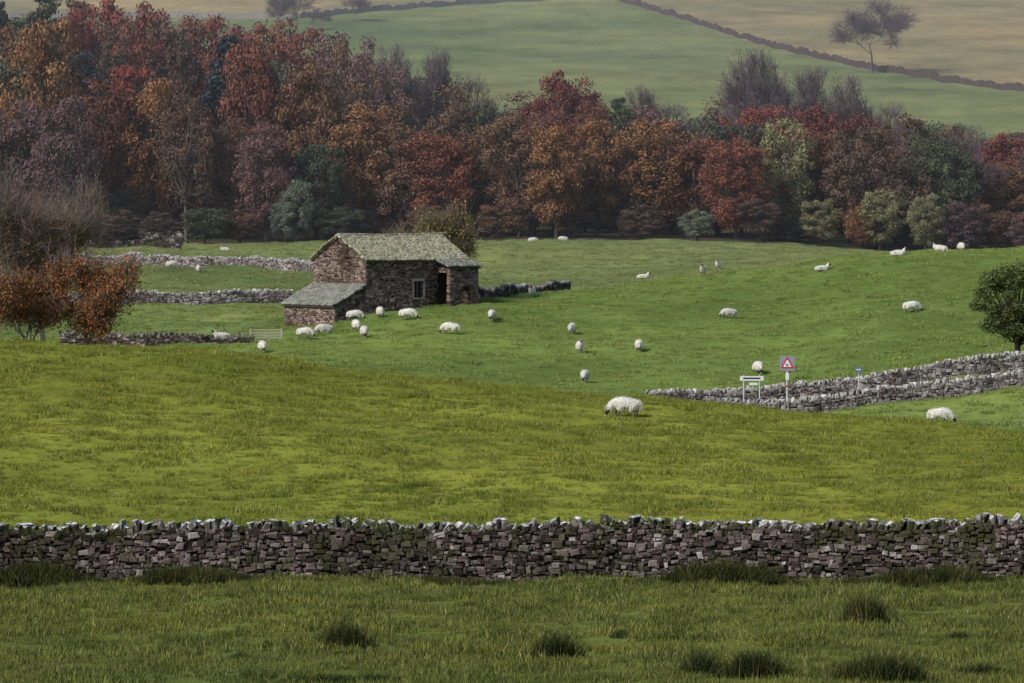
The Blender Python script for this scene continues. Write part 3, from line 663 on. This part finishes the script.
def sheep_mesh(pose,seed):
    rng=np.random.default_rng(seed); v=[];e=[];r=[]
    def add(p,rad,par=None):
        v.append(p);r.append(rad); 
        if par is not None: e.append((par,len(v)-1))
        return len(v)-1
    lie=pose=='lie'; dz=-.34 if lie else .03
    hip=add((-.38,0,.60+dz),(.21,.20)); m=add((-.08,0,.585+dz),(.25,.225),hip); ch=add((.22,0,.59+dz),(.24,.215),m); sh=add((.40,0,.61+dz),(.18,.17),ch)
    if pose=='graze': nk=add((.57,0,.50),.125,sh); po=add((.69,0,.32),.085,nk); fc=add((.75,0,.19),.066,po); mz=add((.79,0,.06),.048,fc); hv=norm((.1,0,-.24))
    elif lie: nk=add((.54,0,.50),.12,sh); po=add((.64,0,.62),.085,nk); fc=add((.76,0,.58),.06,po); mz=add((.87,0,.53),.042,fc); hv=norm((.23,0,-.09))
    else: nk=add((.56,0,.78),.125,sh); po=add((.66,0,.93),.085,nk); fc=add((.78,0,.89),.062,po); mz=add((.90,0,.83),.045,fc); hv=norm((.24,0,-.1))
    tb=add((-.56,0,.58+dz),.085,hip); tl=add((-.62,0,.40+dz*.8),.05,tb); 
    if not lie: add((-.62,0,.28),.035,tl)
    for s in (-1,1):
        if not lie:
            st=.06*s if pose=='graze' else .03*s
            a=add((-.36,.11*s,.46),.12,hip); b=add((-.28+st,.14*s,.38),.085,a); c=add((-.46+st,.13*s,.24),.036,b); d=add((-.43+st,.13*s,.08),.026,c); add((-.40+st,.13*s,.0),.032,d)
            a=add((.26,.10*s,.44),.10,ch); b=add((.24-st,.12*s,.36),.055,a); c=add((.28-st*1.5,.12*s,.21),.034,b); d=add((.27-st*2,.12*s,.07),.025,c); add((.30-st*2,.12*s,0),.032,d)
        else:
            a=add((-.34,.16*s,.18),.12,hip); b=add((-.18,.22*s,.14),.075,a); c=add((-.42,.23*s,.06),.035,b); add((-.25,.25*s,.035),.028,c)
            a=add((.28,.12*s,.18),.09,ch); b=add((.40,.14*s,.07),.045,a); add((.22,.16*s,.04),.03,b)
    me=skin(v,e,r,2)
    n=len(me.vertices); co=np.zeros(n*3); me.vertices.foreach_get('co',co); co=co.reshape(-1,3); no=np.zeros(n*3); me.vertices.foreach_get('normal',no); no=no.reshape(-1,3)
    pp=np.array(v[po]); hz=((co-pp)@hv)
    near=np.linalg.norm(co-(pp+hv*.1),axis=1)<.2
    head=near&(hz>-.03); legs=(co[:,2]<(.32 if not lie else .10))&(~head)
    wool=~(head|legs)
    nz=np.sin(co[:,0]*19+3*np.sin(co[:,2]*13))*np.sin(co[:,1]*17+2)*np.sin(co[:,2]*21+1+2*np.sin(co[:,0]*9))
    co2=co+no*(np.where(wool,.018+.022*nz,0))[:,None]; me.vertices.foreach_set('co',co2.reshape(-1))
    for mt in (M_wool,M_face,M_leg,M_muz,M_horn): me.materials.append(mt)
    base=[]; wp=[]
    for p in me.polygons:
        idx=list(p.vertices); h=head[idx].mean(); l=legs[idx].mean(); c=co[idx].mean(0)
        if h>.5: mi=3 if (c-pp)@hv>.22 else 1
        elif l>.5: mi=2
        else: mi=0; wp.append((co2[idx].mean(0),no[idx].mean(0),p.area))
        base.append(mi)
    V0=co2; F0=[tuple(p.vertices) for p in me.polygons]
    pr=np.array([w[2] for w in wp]); pr/=pr.sum(); N=5200; k=rng.choice(len(wp),N,p=pr); P=np.array([w[0] for w in wp])[k]+rng.normal(0,.02,(N,3)); Nn=np.array([w[1] for w in wp])[k]
    dn=Nn*.75+rng.normal(0,.3,(N,3))+np.array([0,0,-.6]); dn/=np.linalg.norm(dn,axis=1)[:,None]
    ln=rng.uniform(.025,.07,N)
    pw=np.cross(dn,Nn+rng.normal(0,.2,(N,3))); pw/=np.linalg.norm(pw,axis=1)[:,None]+1e-9; pw*=.011
    s0=P-Nn*.01; e0=s0+dn*ln[:,None]; LV=np.stack([s0-pw,s0+pw,e0+pw*.3,e0-pw*.3],1).reshape(-1,3)
    off=len(V0); Fs=F0+[tuple(off+4*i+j for j in range(4)) for i in range(N)]; mi=base+[0]*N; Vs=[V0,LV]; off+=4*N
    side=np.array([0,1,0.]); upv=norm(np.cross(hv,side)); 
    if upv[2]<0 and pose!='graze': upv=-upv
    if pose=='graze' and upv[0]<0: upv=-upv
    for s in (-1,1):
        b=pp+side*s*.06+hv*.0; q=[b-hv*.02,b+hv*.03+side*s*.03,b+side*s*.13+hv*.03-upv*.01,b+side*s*.08-hv*.025]
        q2=[p-upv*.015 for p in q]; Vs.append(np.array(q+q2)); Fs+=[tuple(off+i for i in f) for f in ((0,1,2,3),(7,6,5,4),(0,4,5,1),(1,5,6,2),(2,6,7,3),(3,7,4,0))]; mi+=[1]*6; off+=8
        pts=[pp-hv*.03+upv*.05+side*s*.035+ (upv*(.05*math.sin(t)) -hv*(.07*(1-math.cos(t))*.6)+side*s*(.035*t)) for t in np.linspace(0,4.2,8)]
        tv,tf=tubes([(pts[i],pts[i+1],.022*(1-i/9),.022*(1-(i+1)/9)) for i in range(7)],5); Vs.append(tv); Fs+=[tuple(int(off+j) for j in f) for f in tf]; mi+=[4]*len(tf); off+=len(tv)
    o=mk('sheepmesh',np.concatenate(Vs),Fs,(M_wool,M_face,M_leg,M_muz,M_horn),do_link=False); o.data.polygons.foreach_set('material_index',np.array(mi,np.int32)); 
    sm=[i<len(F0) for i in range(len(Fs))]; o.data.polygons.foreach_set('use_smooth',sm)
    return o.data
SM={'graze':sheep_mesh('graze',1),'stand':sheep_mesh('stand',2),'lie':sheep_mesh('lie',3)}
def sheep(u_,row,face,pose='graze',dmin=265,s=1.0):
    x,d=find(u_,row,dmin); o=bpy.data.objects.new('sheep',SM[pose]); link(o)
    rot={'R':0,'L':math.pi,'C':-math.pi/2,'A':math.pi/2}[face[0]]+random.uniform(-.35,.35)*(0.3 if dmin<200 else 1)
    o.rotation_euler=(0,0,rot); s*=random.uniform(.98,1.1) if dmin>200 else 1; o.location=(x,d,h1(x,d)+.0); o.scale=(s,s,s); return o
sheep(625,419,'L','graze',140,.92)
for a in ((262,353,'C'),(305,339,'R'),(222,339,'L','lie'),(159,346,'C','stand'),(355,321,'R'),(356,331,'A'),(364,338,'C'),(380,318,'A'),(408,321,'R'),(450,335,'L'),(470,303,'L'),
          (492,321,'C'),(532,297,'C','stand'),(572,334,'A'),(580,353,'C','stand'),(585,383,'C'),(639,352,'A'),(643,279,'R','lie'),(718,269,'C','stand'),(729,319,'L'),(758,375,'C'),
          (822,271,'R','lie'),(912,313,'R'),(941,425,'R','graze',205),(324,336,'L')): 
    sheep(*a)
def sheep_d(u_,d,face,pose): 
    o=sheep(u_,200,face,pose); x=X(u_,d); o.location=(x,d,h1(x,d)); return o
sheep_d(703,384,'C','stand'); sheep_d(940,386,'L','stand'); sheep_d(961,388,'C','graze'); sheep_d(898,388,'R','lie')
sheep_d(533,578,'R','graze'); sheep_d(563,578,'L','graze'); sheep_d(172,482,'R','graze'); sheep_d(199,470,'C','stand'); sheep_d(225,560,'L','lie')

# ------------------------------------------------------------------ signs, gate
def box(name,sz,loc,mat,parent,bev=.004):
    import bmesh
    bm=bmesh.new(); bmesh.ops.create_cube(bm,size=1)
    for v_ in bm.verts: v_.co=Vector((v_.co.x*sz[0],v_.co.y*sz[1],v_.co.z*sz[2]))
    bmesh.ops.bevel(bm,geom=bm.edges[:],offset=bev,segments=1,affect='EDGES')
    me=bpy.data.meshes.new(name); bm.to_mesh(me); bm.free(); me.materials.append(mat); o=bpy.data.objects.new(name,me); link(o); o.location=loc; o.parent=parent; return o
def cyl(name,r,h,loc,mat,parent):
    V,Fc=tubes([(np.array([0,0,0.]),np.array([0,0,h]),r,r)],12); Fc=Fc.tolist()+[list(range(12,24))]; o=mk(name,V,Fc,[mat],parent=parent); o.location=loc; return o
def tri(name,w,y,z,mat,parent,t=.01):
    h=w*.866; p=[(-w/2,z-h/3),(w/2,z-h/3),(0,z+2*h/3)]
    q=[]
    for i in range(3):
        a=np.array(p[i]); b=np.array(p[(i+1)%3]); q+= [a+(b-a)*.07,a+(b-a)*.93]
    V=[(a[0],y,a[1]) for a in q]+[(a[0],y+t,a[1]) for a in q]; n=6
    return mk(name,V,[tuple(range(n)),tuple(range(2*n-1,n-1,-1))]+[(i,n+i,n+(i+1)%n,(i+1)%n) for i in range(n)],[mat],parent=parent)
M_white=plain('sign_white',(.60,.61,.62),.5,var=.08); M_red=plain('sign_red',(.42,.03,.04),.5,var=.1); M_blk=plain('sign_black',(.02,.02,.02),.5); M_gal=plain('galvanised_post',(.42,.43,.44),.5,var=.15); M_grey=plain('sign_backing',(.22,.23,.28),.6,var=.1); M_blue=plain('sign_blue',(.10,.14,.22),.5)
def loc(u_,d): x=X(u_,d); return (x,d,h1(x,d))
def zrow(row,d): return HC-(row-HR)*d/F
ds=246.5; L0=loc(787.5,ds); e=empty('traffic_sign',L0); zt=zrow(363.5,ds)-L0[2]
cyl('post',.055,zt+.45,(0,.06,-.2),M_gal,e)
box('backing_plate',(.86,.02,.84),(0,0,zt),M_grey,e); tri('warning_triangle',.80,-.022,zt-.05,M_red,e); tri('triangle_face',.50,-.034,zt-.05,M_white,e)
box('symbol_body',(.14,.008,.06),(0,-.04,zt-.08),M_blk,e,.002); box('symbol_head',(.05,.008,.05),(-.08,-.04,zt-.03),M_blk,e,.002); box('symbol_leg_1',(.02,.008,.07),(-.05,-.04,zt-.145),M_blk,e,.002); box('symbol_leg_2',(.02,.008,.07),(.05,-.04,zt-.145),M_blk,e,.002)
box('distance_plate',(.20,.015,.40),(0,-.01,zt-.75),M_white,e); box('marker_band',(.13,.02,.12),(0,-.008,zt-1.3),M_red,e)
L0=loc(752,ds); e=empty('village_name_sign',L0); zt=zrow(378.5,ds)-L0[2]
cyl('post_1',.04,zt+.4,(-.46,.05,-.2),M_gal,e); cyl('post_2',.04,zt+.4,(.46,.05,-.2),M_gal,e); box('name_board',(1.36,.03,.26),(0,0,zt),M_white,e); box('lettering',(1.0,.008,.09),(0,-.022,zt+.01),M_blk,e,.002)
box('lower_plate',(.5,.02,.14),(.1,-.0,zt-.32),M_white,e)
L0=loc(859,ds); e=empty('marker_post_sign',L0); zt=zrow(370,ds)-L0[2]
cyl('post',.035,zt+.2,(0,.04,-.1),M_gal,e); box('plate',(.34,.02,.38),(0,0,zt),M_blue,e); box('plate_band',(.26,.008,.06),(0,-.016,zt+.02),M_white,e,.002)
e=empty('field_gate',loc(266,333)); M_wood=plain('gate_wood',(.30,.27,.24),.8,sc=10)
for k in range(5): box('rail_%d'%(k+1),(2.3,.04,.07),(0,0,.25+k*.2),M_wood,e)
for k,xx in enumerate((-1.2,1.2)): box('post_%d'%(k+1),(.14,.14,1.3),(xx,0,.5),M_wood,e)
box('brace',(.06,.035,.9),(0,-.04,.65),M_wood,e)

# ------------------------------------------------------------------ valley haze (real scattering air)
hz=[(-700,440,-25),(700,440,-25),(700,2600,-25),(-700,2600,-25),(-700,440,170),(700,440,170),(700,2600,170),(-700,2600,170)]
ho=mk('valley_haze',hz,[(3,2,1,0),(4,5,6,7),(0,1,5,4),(1,2,6,5),(2,3,7,6),(3,0,4,7)])
hm=bpy.data.materials.new('haze'); hm.use_nodes=True; ht=hm.node_tree; ht.nodes.clear(); hout=ht.nodes.new('ShaderNodeOutputMaterial'); vs=ht.nodes.new('ShaderNodeVolumeScatter'); vs.inputs['Color'].default_value=(.86,.9,1,1); vs.inputs['Density'].default_value=.00018; vs.inputs['Anisotropy'].default_value=0.0; ht.links.new(vs.outputs[0],hout.inputs['Volume']); ho.data.materials.append(hm)

# ------------------------------------------------------------------ camera & light
cam=bpy.data.cameras.new('camera'); cam.lens=150; cam.sensor_width=36; cam.clip_end=9000; cam.clip_start=1
co=bpy.data.objects.new('camera',cam); link(co); co.location=(0,0,HC); co.rotation_euler=(math.radians(90)-math.atan(141.5/F),0,0); scene.camera=co
sd=np.array([-.62,-.50,.62]); sd/=np.linalg.norm(sd)
su=bpy.data.lights.new('sun','SUN'); su.energy=4.3; su.angle=math.radians(20); su.color=(1,.94,.86)
so=bpy.data.objects.new('sun',su); link(so); so.rotation_euler=Vector(tuple(-sd)).to_track_quat('-Z','Y').to_euler(); so.location=(-50,0,80)
w=bpy.data.worlds.new('World'); scene.world=w; w.use_nodes=True; nt=w.node_tree; bg=nt.nodes['Background']; sk=nt.nodes.new('ShaderNodeTexSky'); sk.sky_type='NISHITA'; sk.sun_disc=False
sk.sun_elevation=math.asin(sd[2]); sk.sun_rotation=math.atan2(sd[0],sd[1]); nt.links.new(sk.outputs[0],bg.inputs[0]); bg.inputs[1].default_value=.15
scene.view_settings.view_transform='Standard'; scene.view_settings.look='None'; scene.view_settings.exposure=0
print('BUILD TIME',time.time()-T0,'objects',len(scene.objects))
